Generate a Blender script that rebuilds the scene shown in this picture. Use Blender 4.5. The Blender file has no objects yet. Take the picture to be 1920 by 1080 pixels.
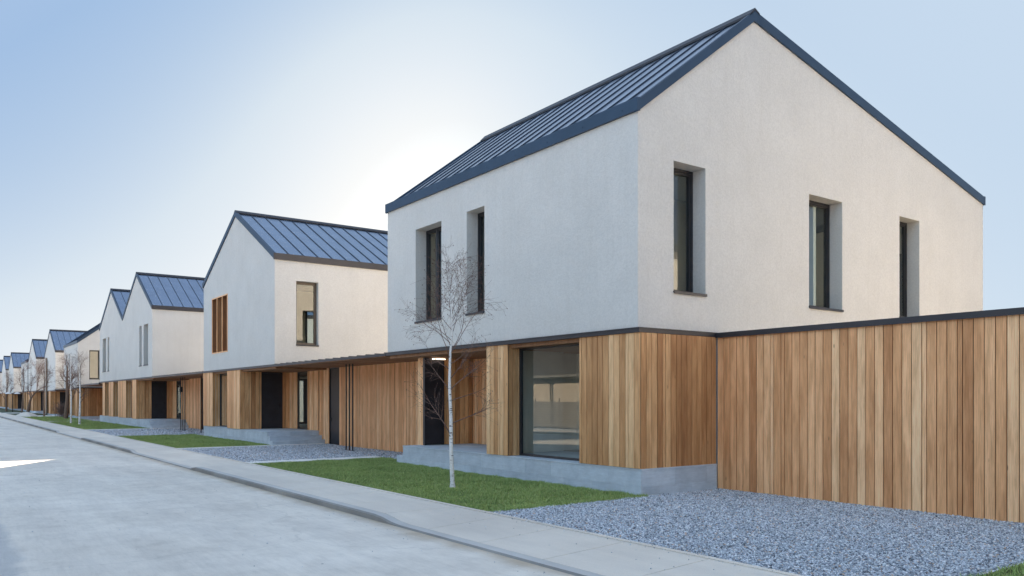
import bpy, bmesh, math, random
import numpy as np
from mathutils import Vector, Matrix, geometry
R = math.radians
rnd = random.Random(7)
sc = bpy.context.scene
# ------------------------------------------------------------------ camera
CXP, HOR, FPX = 960.0, 747.5, 1499.3
EYE = 1.825
cam_d = bpy.data.cameras.new("camera"); cam = bpy.data.objects.new("camera", cam_d)
sc.collection.objects.link(cam); sc.camera = cam
YAW = math.atan2(.5866, .8099)
cam.location = (0, 0, EYE); cam.rotation_euler = (R(90), 0, -YAW)
cam_d.sensor_width = 36; cam_d.lens = 36 * FPX / 1920
cam_d.shift_y = (HOR - 540) / 1920; cam_d.clip_end = 3000; cam_d.clip_start = .05
# ------------------------------------------------------------------ light
SUN = Vector((.5307, .8500, .3038)).normalized()
world = bpy.data.worlds.new("World"); sc.world = world; world.use_nodes = True
wn = world.node_tree.nodes; wl = world.node_tree.links
sky = wn.new('ShaderNodeTexSky'); sky.sky_type = 'NISHITA'; sky.sun_disc = False
sky.sun_elevation = math.asin(SUN.z); sky.sun_rotation = math.atan2(SUN.x, SUN.y)
sky.air_density = 1.0; sky.dust_density = 0.6; sky.ozone_density = 1.3
# tone of the sky: the physical sky's brightness mapped to a clear, slightly hazy blue (EXPO undoes the exposure)
EXPO = 2.32; K = 1 / (2 ** EXPO * .15)
bw = wn.new('ShaderNodeRGBToBW'); wl.new(sky.outputs[0], bw.inputs[0])
dv = wn.new('ShaderNodeMath'); dv.operation = 'DIVIDE'; dv.inputs[1].default_value = 24.0; wl.new(bw.outputs[0], dv.inputs[0])
cr = wn.new('ShaderNodeValToRGB'); cr.color_ramp.interpolation = 'B_SPLINE' if False else 'LINEAR'
SKY = [(1.5, (.47, .60, .84)), (3.2, (.40, .55, .79)), (4.7, (.37, .53, .77)), (6.2, (.47, .61, .80)), (9.5, (.71, .80, .88)), (12.5, (.84, .89, .93)), (16, (1.0, 1.0, .98)), (24, (1.6, 1.55, 1.45))]
while len(cr.color_ramp.elements) < len(SKY): cr.color_ramp.elements.new(.5)
for i, (L_, c) in enumerate(SKY): cr.color_ramp.elements[i].position = L_ / 24; cr.color_ramp.elements[i].color = (*[v * K for v in c], 1)
wl.new(dv.outputs[0], cr.inputs[0])
# bright cloud veil added out of view behind the camera to lift the shaded fronts
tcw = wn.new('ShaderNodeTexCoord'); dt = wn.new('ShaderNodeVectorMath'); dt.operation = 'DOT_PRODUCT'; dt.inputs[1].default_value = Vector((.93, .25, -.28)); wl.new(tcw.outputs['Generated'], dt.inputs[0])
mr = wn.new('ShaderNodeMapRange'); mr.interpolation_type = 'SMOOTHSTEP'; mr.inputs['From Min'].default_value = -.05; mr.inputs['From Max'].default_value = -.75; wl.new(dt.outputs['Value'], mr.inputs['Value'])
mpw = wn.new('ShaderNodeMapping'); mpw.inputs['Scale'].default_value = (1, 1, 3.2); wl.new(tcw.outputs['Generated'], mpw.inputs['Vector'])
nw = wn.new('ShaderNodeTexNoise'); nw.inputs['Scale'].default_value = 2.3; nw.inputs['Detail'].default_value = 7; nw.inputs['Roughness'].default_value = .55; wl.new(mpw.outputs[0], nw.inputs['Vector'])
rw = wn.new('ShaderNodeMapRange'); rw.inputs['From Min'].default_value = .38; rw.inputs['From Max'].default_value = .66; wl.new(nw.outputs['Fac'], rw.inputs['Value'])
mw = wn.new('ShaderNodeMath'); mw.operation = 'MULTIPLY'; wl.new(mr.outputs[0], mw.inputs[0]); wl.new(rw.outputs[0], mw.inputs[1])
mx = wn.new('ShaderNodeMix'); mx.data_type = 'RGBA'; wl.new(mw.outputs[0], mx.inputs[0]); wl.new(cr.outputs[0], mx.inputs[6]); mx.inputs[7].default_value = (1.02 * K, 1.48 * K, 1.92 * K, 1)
bg = wn['Background']; bg.inputs[1].default_value = 0.15
# faint high haze towards the right of the view
d2 = wn.new('ShaderNodeVectorMath'); d2.operation = 'DOT_PRODUCT'; d2.inputs[1].default_value = Vector((.93, .33, .16)).normalized(); wl.new(tcw.outputs['Generated'], d2.inputs[0])
m2 = wn.new('ShaderNodeMapRange'); m2.interpolation_type = 'SMOOTHSTEP'; m2.inputs['From Min'].default_value = .62; m2.inputs['From Max'].default_value = 1.02; m2.inputs['To Max'].default_value = .75; wl.new(d2.outputs['Value'], m2.inputs['Value'])
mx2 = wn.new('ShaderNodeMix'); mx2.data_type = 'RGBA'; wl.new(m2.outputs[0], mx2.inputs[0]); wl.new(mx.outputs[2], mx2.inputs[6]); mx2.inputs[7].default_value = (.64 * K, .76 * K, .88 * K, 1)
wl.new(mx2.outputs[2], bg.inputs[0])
sl = bpy.data.lights.new("sun", 'SUN'); sl.energy = 5.0; sl.angle = R(.5); sl.color = (1, .81, .60)
so = bpy.data.objects.new("sun", sl); sc.collection.objects.link(so)
so.rotation_euler = SUN.to_track_quat('Z', 'Y').to_euler(); so.location = SUN * 60
sc.view_settings.view_transform = 'Standard'; sc.view_settings.look = 'None'
sc.view_settings.exposure = EXPO; sc.view_settings.gamma = 1
sc.cycles.max_bounces = 8; sc.cycles.diffuse_bounces = 5; sc.cycles.transparent_max_bounces = 16
sc.cycles.sample_clamp_indirect = 6; sc.cycles.caustics_reflective = False; sc.cycles.caustics_refractive = False

# ------------------------------------------------------------------ node helpers
def mat(name):
    m = bpy.data.materials.new(name); m.use_nodes = True
    return m, m.node_tree.nodes, m.node_tree.links, m.node_tree.nodes['Principled BSDF']
def nd(n, t, **k):
    x = n.new(t)
    for a, v in k.items(): setattr(x, a, v)
    return x
def noise(n, l, vec, scale, detail=4, rough=.55):
    t = n.new('ShaderNodeTexNoise'); t.inputs['Scale'].default_value = scale
    t.inputs['Detail'].default_value = detail; t.inputs['Roughness'].default_value = rough
    if vec is not None: l.new(vec, t.inputs['Vector'])
    return t.outputs['Fac']
def ramp(n, l, fac, stops):
    r = n.new('ShaderNodeValToRGB'); e = r.color_ramp.elements
    while len(e) < len(stops): e.new(.5)
    for i, (p, c) in enumerate(stops):
        e[i].position = p; e[i].color = (*c, 1) if len(c) == 3 else c
    l.new(fac, r.inputs[0]); return r.outputs[0]
def mapv(n, l, vec, scale):
    m = n.new('ShaderNodeMapping'); m.inputs['Scale'].default_value = scale; l.new(vec, m.inputs['Vector']); return m.outputs[0]
def mixc(n, l, fac, a, b, mode='MIX'):
    m = nd(n, 'ShaderNodeMix', data_type='RGBA', blend_type=mode)
    if isinstance(fac, (int, float)): m.inputs[0].default_value = fac
    else: l.new(fac, m.inputs[0])
    for s, v in ((6, a), (7, b)):
        if isinstance(v, tuple): m.inputs[s].default_value = (*v, 1)
        else: l.new(v, m.inputs[s])
    return m.outputs[2]
def math_(n, l, op, a, b=None):
    m = nd(n, 'ShaderNodeMath', operation=op)
    for s, v in ((0, a), (1, b)):
        if v is None: continue
        if isinstance(v, (int, float)): m.inputs[s].default_value = v
        else: l.new(v, m.inputs[s])
    return m.outputs[0]
def bump(n, l, h, strength, dist, bsdf):
    b = n.new('ShaderNodeBump'); b.inputs['Strength'].default_value = strength; b.inputs['Distance'].default_value = dist
    l.new(h, b.inputs['Height']); l.new(b.outputs[0], bsdf.inputs['Normal'])
def geo_pos(n): return n.new('ShaderNodeNewGeometry').outputs['Position']

def m_stucco():
    m, n, l, b = mat("stucco"); p = geo_pos(n)
    big = noise(n, l, p, .9, 5, .6); st = noise(n, l, mapv(n, l, p, (3.6, 3.6, .28)), 1.5, 5, .6)
    c = ramp(n, l, big, [(.3, (.71, .69, .655)), (.7, (.77, .75, .715))])
    c = mixc(n, l, math_(n, l, 'MULTIPLY', ramp(n, l, st, [(.5, (0, 0, 0)), (.75, (1, 1, 1))]), .24), c, (.64, .61, .56))
    fine = noise(n, l, p, 130, 3, .7)
    c = mixc(n, l, .12, c, ramp(n, l, fine, [(.35, (.2, .2, .2)), (.65, (1, 1, 1))]), 'MULTIPLY')
    mid = noise(n, l, p, 22, 5, .7); c = mixc(n, l, .16, c, ramp(n, l, mid, [(.38, (.55, .55, .55)), (.6, (1.1, 1.1, 1.1))]), 'MULTIPLY')
    l.new(c, b.inputs['Base Color']); b.inputs['Roughness'].default_value = .95
    bump(n, l, math_(n, l, 'ADD', fine, math_(n, l, 'MULTIPLY', mid, 1.4)), .7, .008, b)
    return m
def m_wood(name, tones, sat=1.0):
    m, n, l, b = mat(name); g = n.new('ShaderNodeNewGeometry'); ri = g.outputs['Random Per Island']
    off = n.new('ShaderNodeCombineXYZ'); 
    for i, k in enumerate((37, 53, 91)): l.new(math_(n, l, 'MULTIPLY', ri, k), off.inputs[i])
    va = nd(n, 'ShaderNodeVectorMath', operation='ADD'); l.new(g.outputs['Position'], va.inputs[0]); l.new(off.outputs[0], va.inputs[1])
    v = va.outputs[0]
    base = ramp(n, l, ri, tones)
    grain = noise(n, l, mapv(n, l, v, (38, 38, 1.3)), 2.2, 6, .65)
    wav = nd(n, 'ShaderNodeTexWave', wave_type='RINGS'); wav.inputs['Scale'].default_value = 1.4
    wav.inputs['Distortion'].default_value = 7; wav.inputs['Detail'].default_value = 3; wav.inputs['Detail Scale'].default_value = 1.2
    l.new(mapv(n, l, v, (9, 9, .55)), wav.inputs['Vector'])
    blot = noise(n, l, mapv(n, l, v, (6, 6, .8)), 1.3, 5, .6)
    c = mixc(n, l, .55, base, ramp(n, l, grain, [(.3, (.72, .62, .54)), (.68, (1.3, 1.26, 1.2))]), 'MULTIPLY')
    c = mixc(n, l, .35, c, ramp(n, l, wav.outputs['Fac'], [(0, (.85, .76, .68)), (.6, (1.12, 1.12, 1.12))]), 'MULTIPLY')
    c = mixc(n, l, .55, c, ramp(n, l, blot, [(.36, (.66, .52, .40)), (.60, (1.16, 1.14, 1.12))]), 'MULTIPLY')
    kn = n.new('ShaderNodeTexVoronoi'); kn.inputs['Scale'].default_value = 1.0; l.new(mapv(n, l, v, (5, 5, 1.4)), kn.inputs['Vector'])
    c = mixc(n, l, ramp(n, l, kn.outputs['Distance'], [(.03, (.7, .7, .7)), (.075, (0, 0, 0))]), c, (.22, .12, .055))
    l.new(c, b.inputs['Base Color']); b.inputs['Roughness'].default_value = .62
    b.inputs['Specular IOR Level'].default_value = .35
    bump(n, l, grain, .25, .003, b)
    return m
TONES = [(0, (.56, .28, .13)), (.2, (.74, .41, .205)), (.55, (.86, .50, .265)), (.85, (.93, .585, .33)), (1, (.95, .66, .40))]
def m_metal(name, col, rough=.35, metal=.5, var=.1):
    m, n, l, b = mat(name); p = geo_pos(n)
    f = noise(n, l, p, 1.7, 3)
    c = ramp(n, l, f, [(.3, tuple(x * (1 - var) for x in col)), (.7, tuple(x * (1 + var) for x in col))])
    l.new(c, b.inputs['Base Color']); b.inputs['Metallic'].default_value = metal; b.inputs['Roughness'].default_value = rough
    bump(n, l, noise(n, l, p, 2.2, 2), .02, .02, b)
    return m
def m_simple(name, col, rough=.6, metal=0, fs=20, var=.12, bs=.1):
    m, n, l, b = mat(name); p = geo_pos(n); f = noise(n, l, p, fs, 5)
    c = ramp(n, l, f, [(.3, tuple(x * (1 - var) for x in col)), (.7, tuple(x * (1 + var) for x in col))])
    l.new(c, b.inputs['Base Color']); b.inputs['Metallic'].default_value = metal; b.inputs['Roughness'].default_value = rough
    bump(n, l, f, bs, .004, b); return m
def m_stone():
    m, n, l, b = mat("plinth_stone"); p = geo_pos(n)
    tc = nd(n, 'ShaderNodeNewGeometry').outputs['Random Per Island']
    f = noise(n, l, p, 2.6, 6, .65); f2 = noise(n, l, mapv(n, l, p, (1, 1, 7)), 5, 5, .7)
    c = ramp(n, l, f, [(.25, (.46, .53, .60)), (.75, (.64, .71, .78))])
    c = mixc(n, l, .4, c, ramp(n, l, f2, [(.3, (.7, .7, .7)), (.7, (1.15, 1.15, 1.15))]), 'MULTIPLY')
    c = mixc(n, l, .35, c, ramp(n, l, tc, [(0, (.72, .72, .74)), (1, (1.12, 1.12, 1.12))]), 'MULTIPLY')
    l.new(c, b.inputs['Base Color']); b.inputs['Roughness'].default_value = .7
    bump(n, l, noise(n, l, p, 60, 4), .15, .004, b); return m
def m_concrete(name, c0, c1, road=False):
    m, n, l, b = mat(name); p = geo_pos(n)
    f = noise(n, l, p, .35, 7, .62); f2 = noise(n, l, mapv(n, l, p, (1.6, .22, 1)), 1.1, 6, .65); f3 = noise(n, l, p, 90, 4, .75)
    c = ramp(n, l, f, [(.3, c0), (.68, c1)])
    c = mixc(n, l, .5, c, ramp(n, l, f2, [(.35, (.84, .84, .85)), (.65, (1.12, 1.12, 1.11))]), 'MULTIPLY')
    c = mixc(n, l, .35, c, ramp(n, l, f3, [(.35, (.80, .80, .80)), (.62, (1.18, 1.18, 1.18))]), 'MULTIPLY')
    if road:
        sx = n.new('ShaderNodeSeparateXYZ'); l.new(p, sx.inputs[0])
        # sandy dust gathered along the kerb foot
        d = math_(n, l, 'ADD', sx.outputs[0], math_(n, l, 'MULTIPLY', noise(n, l, mapv(n, l, p, (1, 1, 1)), 1.3, 5), .5))
        c = mixc(n, l, math_(n, l, 'MULTIPLY', ramp(n, l, math_(n, l, 'DIVIDE', d, 10.0), [(.545, (0, 0, 0)), (.575, (1, 1, 1))]), .8), c, (.46, .365, .26))
        ap = math_(n, l, 'MULTIPLY', ramp(n, l, math_(n, l, 'ADD', math_(n, l, 'DIVIDE', sx.outputs[0], 10.0), math_(n, l, 'MULTIPLY', noise(n, l, p, .8, 5), .05)), [(.100, (1, 1, 1)), (.112, (0, 0, 0))]), ramp(n, l, math_(n, l, 'DIVIDE', sx.outputs[1], 30.0), [(.5, (1, 1, 1)), (.56, (0, 0, 0))]))
        c = mixc(n, l, math_(n, l, 'MULTIPLY', ap, .9), c, ramp(n, l, f3, [(.35, (.36, .36, .36)), (.62, (.62, .61, .59))]))
        sc_ = noise(n, l, mapv(n, l, p, (9, 1.2, 1)), 2.0, 6, .75)
        c = mixc(n, l, .5, c, ramp(n, l, sc_, [(.34, (.86, .855, .85)), (.5, (1, 1, 1)), (.68, (1.1, 1.1, 1.1))]), 'MULTIPLY')
        c = mixc(n, l, .6, c, ramp(n, l, noise(n, l, p, 2.4, 7, .7), [(.32, (.84, .83, .82)), (.5, (1, 1, 1)), (.7, (1.08, 1.08, 1.08))]), 'MULTIPLY')
        # faint arc shaped tyre marks and hairline cracks
        w = nd(n, 'ShaderNodeTexWave', wave_type='RINGS'); w.inputs['Scale'].default_value = .16; w.inputs['Distortion'].default_value = 5
        w.inputs['Detail'].default_value = 4; w.inputs['Detail Scale'].default_value = .5; l.new(p, w.inputs['Vector'])
        c = mixc(n, l, .22, c, ramp(n, l, w.outputs['Fac'], [(.86, (1, 1, 1)), (.97, (1.1, 1.1, 1.1))]), 'MULTIPLY')
        vo = nd(n, 'ShaderNodeTexVoronoi', feature='DISTANCE_TO_EDGE'); vo.inputs['Scale'].default_value = .16
        nv = n.new('ShaderNodeTexNoise'); nv.inputs['Scale'].default_value = .9; nv.inputs['Detail'].default_value = 6; l.new(p, nv.inputs['Vector'])
        va = nd(n, 'ShaderNodeVectorMath', operation='MULTIPLY_ADD'); l.new(nv.outputs['Color'], va.inputs[0]); va.inputs[1].default_value = (1.6, 1.6, 0); l.new(p, va.inputs[2])
        l.new(va.outputs[0], vo.inputs['Vector'])
        c = mixc(n, l, math_(n, l, 'MULTIPLY', ramp(n, l, vo.outputs['Distance'], [(.0, (1, 1, 1)), (.002, (0, 0, 0))]), .16), c, (.17, .17, .17))
        sp = n.new('ShaderNodeTexVoronoi'); sp.inputs['Scale'].default_value = 1.7; l.new(p, sp.inputs['Vector'])
        c = mixc(n, l, ramp(n, l, sp.outputs['Distance'], [(.020, (1, 1, 1)), (.032, (0, 0, 0))]), c, (.12, .12, .12))
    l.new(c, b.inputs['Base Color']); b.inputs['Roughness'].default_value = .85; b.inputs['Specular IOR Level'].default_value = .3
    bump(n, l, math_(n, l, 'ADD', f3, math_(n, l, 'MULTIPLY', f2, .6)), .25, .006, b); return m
def m_gravel(name, flat):
    m, n, l, b = mat(name); g = n.new('ShaderNodeNewGeometry')
    if flat:
        v = n.new('ShaderNodeTexVoronoi'); v.inputs['Scale'].default_value = 38; l.new(g.outputs['Position'], v.inputs['Vector'])
        s = n.new('ShaderNodeSeparateColor'); l.new(v.outputs['Color'], s.inputs[0]); r_ = s.outputs[0]
        bump(n, l, v.outputs['Distance'], -1.0, .02, b)
    else: r_ = g.outputs['Random Per Island']
    c = ramp(n, l, r_, [(0, (.10, .115, .14)), (.25, (.34, .375, .43)), (.7, (.61, .65, .72)), (.95, (.88, .90, .93)), (.975, (.62, .45, .34))])
    l.new(c, b.inputs['Base Color']); b.inputs['Roughness'].default_value = .75; return m
def m_grass(name, blade):
    m, n, l, b = mat(name); g = n.new('ShaderNodeNewGeometry'); p = g.outputs['Position']
    f = noise(n, l, p, .9, 5, .6)
    if blade:
        c = ramp(n, l, g.outputs['Random Per Island'], [(0, (.19, .26, .08)), (.6, (.36, .48, .16)), (.9, (.48, .58, .24)), (1, (.62, .56, .32))])
        c = mixc(n, l, .6, c, ramp(n, l, f, [(.3, (.65, .7, .6)), (.7, (1.25, 1.2, 1.1))]), 'MULTIPLY')
    else: c = ramp(n, l, noise(n, l, p, 40, 4), [(.3, (.025, .045, .012)), (.7, (.05, .075, .02))])
    l.new(c, b.inputs['Base Color']); b.inputs['Roughness'].default_value = .6
    b.inputs['Specular IOR Level'].default_value = .2; return m
def m_glass(name, tint=(.80, .86, .84), refl=2.0):
    m = bpy.data.materials.new(name); m.use_nodes = True; n = m.node_tree.nodes; l = m.node_tree.links
    n.remove(n['Principled BSDF']); out = n['Material Output']
    g_ = n.new('ShaderNodeNewGeometry'); dp = nd(n, 'ShaderNodeVectorMath', operation='DOT_PRODUCT'); l.new(g_.outputs['Incoming'], dp.inputs[0]); l.new(g_.outputs['Normal'], dp.inputs[1])
    c_ = math_(n, l, 'SUBTRACT', 1.0, math_(n, l, 'ABSOLUTE', dp.outputs['Value']))
    k = math_(n, l, 'MINIMUM', math_(n, l, 'MULTIPLY', math_(n, l, 'ADD', .045, math_(n, l, 'MULTIPLY', math_(n, l, 'POWER', c_, 5.0), .955)), refl), .92)
    t = n.new('ShaderNodeBsdfTransparent'); t.inputs[0].default_value = (*tint, 1)
    gl = n.new('ShaderNodeBsdfGlossy'); gl.inputs['Roughness'].default_value = .004; gl.inputs[0].default_value = (.96, 1, 1, 1)
    ms = n.new('ShaderNodeMixShader'); l.new(k, ms.inputs[0]); l.new(t.outputs[0], ms.inputs[1]); l.new(gl.outputs[0], ms.inputs[2])
    nb = n.new('ShaderNodeBump'); nb.inputs['Strength'].default_value = .02; nb.inputs['Distance'].default_value = .05
    l.new(noise(n, l, geo_pos(n), .9, 1), nb.inputs['Height']); l.new(nb.outputs[0], gl.inputs['Normal'])
    l.new(ms.outputs[0], out.inputs[0]); return m
def m_bark_birch():
    m, n, l, b = mat("birch_bark"); p = geo_pos(n)
    f = noise(n, l, mapv(n, l, p, (7, 7, 26)), 1, 3, .6); f2 = noise(n, l, mapv(n, l, p, (30, 30, 60)), 1, 4)
    c = ramp(n, l, f2, [(.3, (.70, .68, .65)), (.7, (.86, .85, .83))])
    c = mixc(n, l, ramp(n, l, f, [(.61, (0, 0, 0)), (.66, (1, 1, 1))]), c, (.05, .04, .035))
    l.new(c, b.inputs['Base Color']); b.inputs['Roughness'].default_value = .7; bump(n, l, f, .4, .004, b); return m
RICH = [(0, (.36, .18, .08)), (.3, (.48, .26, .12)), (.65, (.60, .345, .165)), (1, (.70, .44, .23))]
M = dict(stucco=m_stucco(), wood=m_wood("larch_boards", TONES), woodrich=m_wood("darker_larch_boards", RICH),
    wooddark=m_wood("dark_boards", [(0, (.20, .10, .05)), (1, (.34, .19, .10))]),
    dark=m_simple("dark_backing", (.02, .016, .013), .9), trim=m_metal("blue_grey_trim", (.032, .062, .105), .42, .35),
    roof=m_metal("roof_sheet", (.27, .34, .44), .22, .88), seam=m_metal("roof_seam", (.035, .05, .08), .4, .4),
    fascia=m_metal("anthracite_fascia", (.045, .045, .052), .42, .35), frame=m_simple("window_frame_grey", (.03, .031, .036), .4, .1, 5, .1, .02),
    brownframe=m_simple("window_frame_brown", (.10, .08, .065), .45, .1, 5, .1, .02), door=m_simple("door_panel", (.018, .018, .024), .45, 0, 3, .3, .03),
    stone=m_stone(), road=m_concrete("road_concrete", (.66, .61, .545), (.80, .75, .68), True), walk=m_concrete("pavement_concrete", (.66, .60, .53), (.78, .72, .64)),
    kerb=m_concrete("kerb_concrete", (.44, .43, .42), (.64, .625, .60)), slab=m_concrete("pale_slab", (.74, .73, .70), (.84, .83, .80)),
    gravel=m_gravel("gravel_bed", True), stones=m_gravel("gravel_stones", False), turf=m_grass("turf_soil", False), blade=m_grass("grass_blades", True),
    glass=m_glass("window_glass"), plaster=m_simple("interior_plaster", (.76, .75, .68), .9, 0, 3, .05, .02), bark=m_bark_birch(),
    twig=m_simple("twig_bark", (.17, .105, .085), .8, 0, 30, .3), brownbark=m_simple("brown_bark", (.17, .115, .085), .85, 0, 14, .35, .4),
    floor=m_simple("interior_floor", (.30, .22, .15), .4, 0, 4, .1), soil=m_simple("soil", (.20, .18, .14), .95, 0, .3, .25), sand=m_simple("pale_sand", (.62, .58, .52), .9, 0, 6, .12, .5),
    joint=m_simple("joint_sand", (.10, .095, .085), .95), steel=m_metal("black_steel", (.02, .02, .022), .4, .6), white=m_simple("white_metal", (.75, .75, .75), .5))
M['woodmid'] = m_wood('front_larch_boards', [(0, (.44, .23, .10)), (.3, (.58, .33, .155)), (.65, (.70, .42, .21)), (1, (.82, .56, .32))])
lm, ln_, ll_, lb = mat("porch_light"); lb.inputs['Base Color'].default_value = (1, .9, .8, 1)
lb.inputs['Emission Color'].default_value = (1, .80, .62, 1); lb.inputs['Emission Strength'].default_value = 1.1; M['lamp'] = lm

# ------------------------------------------------------------------ mesh helpers
COL = sc.collection
def link(name, verts, faces, mats, parent=None, midx=None, smooth=False):
    me = bpy.data.meshes.new(name); me.from_pydata(verts, [], faces)
    for m in (mats if isinstance(mats, (list, tuple)) else [mats]): me.materials.append(M[m] if isinstance(m, str) else m)
    if midx: me.polygons.foreach_set('material_index', midx)
    if smooth: me.polygons.foreach_set('use_smooth', [True] * len(faces))
    me.update(); o = bpy.data.objects.new(name, me); COL.objects.link(o)
    if parent: o.parent = parent
    return o
class MB:
    def __init__(s): s.v = []; s.f = []; s.m = []
    def box(s, x0, x1, y0, y1, z0, z1, mi=0):
        if x0 > x1: x0, x1 = x1, x0
        if y0 > y1: y0, y1 = y1, y0
        if z0 > z1: z0, z1 = z1, z0
        b = len(s.v)
        s.v += [(x0, y0, z0), (x1, y0, z0), (x1, y1, z0), (x0, y1, z0), (x0, y0, z1), (x1, y0, z1), (x1, y1, z1), (x0, y1, z1)]
        for q in ((0, 3, 2, 1), (4, 5, 6, 7), (0, 1, 5, 4), (1, 2, 6, 5), (2, 3, 7, 6), (3, 0, 4, 7)):
            s.f.append(tuple(b + i for i in q)); s.m.append(mi)
    def pbox(s, P, u0, u1, z0, z1, d0, d1, mi=0):
        a = P(u0, z0, d0); c = P(u1, z1, d1); s.box(a[0], c[0], a[1], c[1], a[2], c[2], mi)
    def hexa(s, pts, mi=0):     # 8 points: bottom quad then top quad
        b = len(s.v); s.v += [tuple(p) for p in pts]
        for q in ((0, 3, 2, 1), (4, 5, 6, 7), (0, 1, 5, 4), (1, 2, 6, 5), (2, 3, 7, 6), (3, 0, 4, 7)):
            s.f.append(tuple(b + i for i in q)); s.m.append(mi)
    def quad(s, a, b_, c, d, mi=0):
        b = len(s.v); s.v += [a, b_, c, d]; s.f.append((b, b + 1, b + 2, b + 3)); s.m.append(mi)
    def tube(s, p0, p1, r0, r1, n=8, mi=0, cap=True):
        p0 = Vector(p0); p1 = Vector(p1); d = (p1 - p0)
        if d.length < 1e-6: return
        d.normalize(); a = d.orthogonal().normalized(); c = d.cross(a); b = len(s.v)
        for p, r in ((p0, r0), (p1, r1)):
            for i in range(n):
                t = 2 * math.pi * i / n; s.v.append(tuple(p + a * (math.cos(t) * r) + c * (math.sin(t) * r)))
        for i in range(n):
            j = (i + 1) % n; s.f.append((b + i, b + j, b + n + j, b + n + i)); s.m.append(mi)
        if cap: s.f.append(tuple(b + n + i for i in range(n))); s.m.append(mi); s.f.append(tuple(b + n - 1 - i for i in range(n))); s.m.append(mi)
    def build(s, name, mats, parent=None, smooth=False): return link(name, s.v, s.f, mats, parent, s.m, smooth)
def tag(o, label=None, cat=None, group=None, kind=None):
    if label: o['label'] = label
    if cat: o['category'] = cat
    if group: o['group'] = group
    if kind: o['kind'] = kind
    return o
def empty(name, loc, rz=0):
    o = bpy.data.objects.new(name, None); COL.objects.link(o); o.location = loc; o.rotation_euler = (0, 0, rz); o.empty_display_size = .3; return o
def copy_tree(o, parent=None):
    c = o.copy(); COL.objects.link(c); c.parent = parent
    for ch in list(o.children): copy_tree(ch, c)
    return c
# planes: P(u, z, depth inward)
def pYneg(y): return lambda u, z, d: (u, y + d, z)      # faces -Y
def pYpos(y): return lambda u, z, d: (u, y - d, z)
def pXneg(x): return lambda u, z, d: (x + d, u, z)      # faces -X (the street)
def pXpos(x): return lambda u, z, d: (x - d, u, z)
def wall(mb, P, outline, holes, th=.40, mi=0):
    loops = [outline] + [[(a, c), (b, c), (b, d), (a, d)] for a, b, c, d in holes]
    tri = geometry.tessellate_polygon([[Vector((u, z, 0)) for u, z in lp] for lp in loops])
    flat = [q for lp in loops for q in lp]; n = len(flat); b = len(mb.v)
    mb.v += [P(u, z, 0) for u, z in flat] + [P(u, z, th) for u, z in flat]
    for t in tri:
        mb.f.append(tuple(b + i for i in t)); mb.m.append(mi); mb.f.append(tuple(b + n + i for i in reversed(t))); mb.m.append(mi)
    k = 0
    for lp in loops:
        for i in range(len(lp)):
            j = (i + 1) % len(lp); mb.f.append((b + k + i, b + k + j, b + n + k + j, b + n + k + i)); mb.m.append(mi)
        k += len(lp)
def boards(mb, P, u0, u1, z0, z1, w=.143, th=.02, gap=.014, jig=True):
    """vertical boards over a dark backing; each board its own island"""
    mb.pbox(P, u0 + .004, u1 - .004, z0 + .01, z1 - .004, th + .008, th + .03, 1)
    n = max(1, round((u1 - u0) / w)); ws = [rnd.choice([1, 1, 1, 1, 1, 1, .5, 1.06]) if jig and n > 5 else 1 for _ in range(n)]
    k = (u1 - u0) / sum(ws); u = u0
    for a in ws:
        ww = a * k; dj = rnd.uniform(0, .004); mb.pbox(P, u + gap / 2, u + ww - gap / 2, z0, z1, dj, th + dj, 0); u += ww
def window(parent, P, u0, u1, z0, z1, rec=.33, fw=.055, mull=(), fm='frame', sill=True, sash=True, name='window', trans=()):
    f = MB(); d0 = rec; d1 = rec + .08
    f.pbox(P, u0, u0 + fw, z0, z1, d0, d1); f.pbox(P, u1 - fw, u1, z0, z1, d0, d1)
    f.pbox(P, u0 + fw, u1 - fw, z1 - fw, z1, d0, d1); f.pbox(P, u0 + fw, u1 - fw, z0, z0 + fw, d0, d1)
    cells = [u0 + fw] + list(mull) + [u1 - fw]
    for q in mull: f.pbox(P, q - .04, q + .04, z0 + fw, z1 - fw, d0 + .002, d1 - .002)
    for q in trans: f.pbox(P, u0 + fw, u1 - fw, q - .03, q + .03, d0 + .003, d1 - .004)
    if sash:
        for i in range(len(cells) - 1):
            a = cells[i] + (.04 if i else 0); b = cells[i + 1] - (.04 if i < len(cells) - 2 else 0); s_ = .045
            e0, e1 = d0 + .015, d1 + .02
            f.pbox(P, a + .004, a + s_, z0 + fw + .004, z1 - fw - .004, e0, e1); f.pbox(P, b - s_, b - .004, z0 + fw + .004, z1 - fw - .004, e0, e1)
            f.pbox(P, a + s_, b - s_, z1 - fw - s_, z1 - fw - .004, e0, e1); f.pbox(P, a + s_, b - s_, z0 + fw + .004, z0 + fw + s_, e0, e1)
    w = f.build(name, fm, parent)
    g = MB(); dd = d0 + .045
    g.quad(P(u0 + fw * .8, z0 + fw * .8, dd), P(u1 - fw * .8, z0 + fw * .8, dd), P(u1 - fw * .8, z1 - fw * .8, dd), P(u0 + fw * .8, z1 - fw * .8, dd)); g.build('pane', 'glass', w)
    if sill:
        s = MB(); s.pbox(P, u0 - .012, u1 + .012, z0 - .022, z0 + .006, -.035, rec + .004); s.pbox(P, u0 - .012, u1 + .012, z0 - .045, z0 - .0225, -.035, -.015); s.build('sill', 'fascia', w)
    return w
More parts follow.
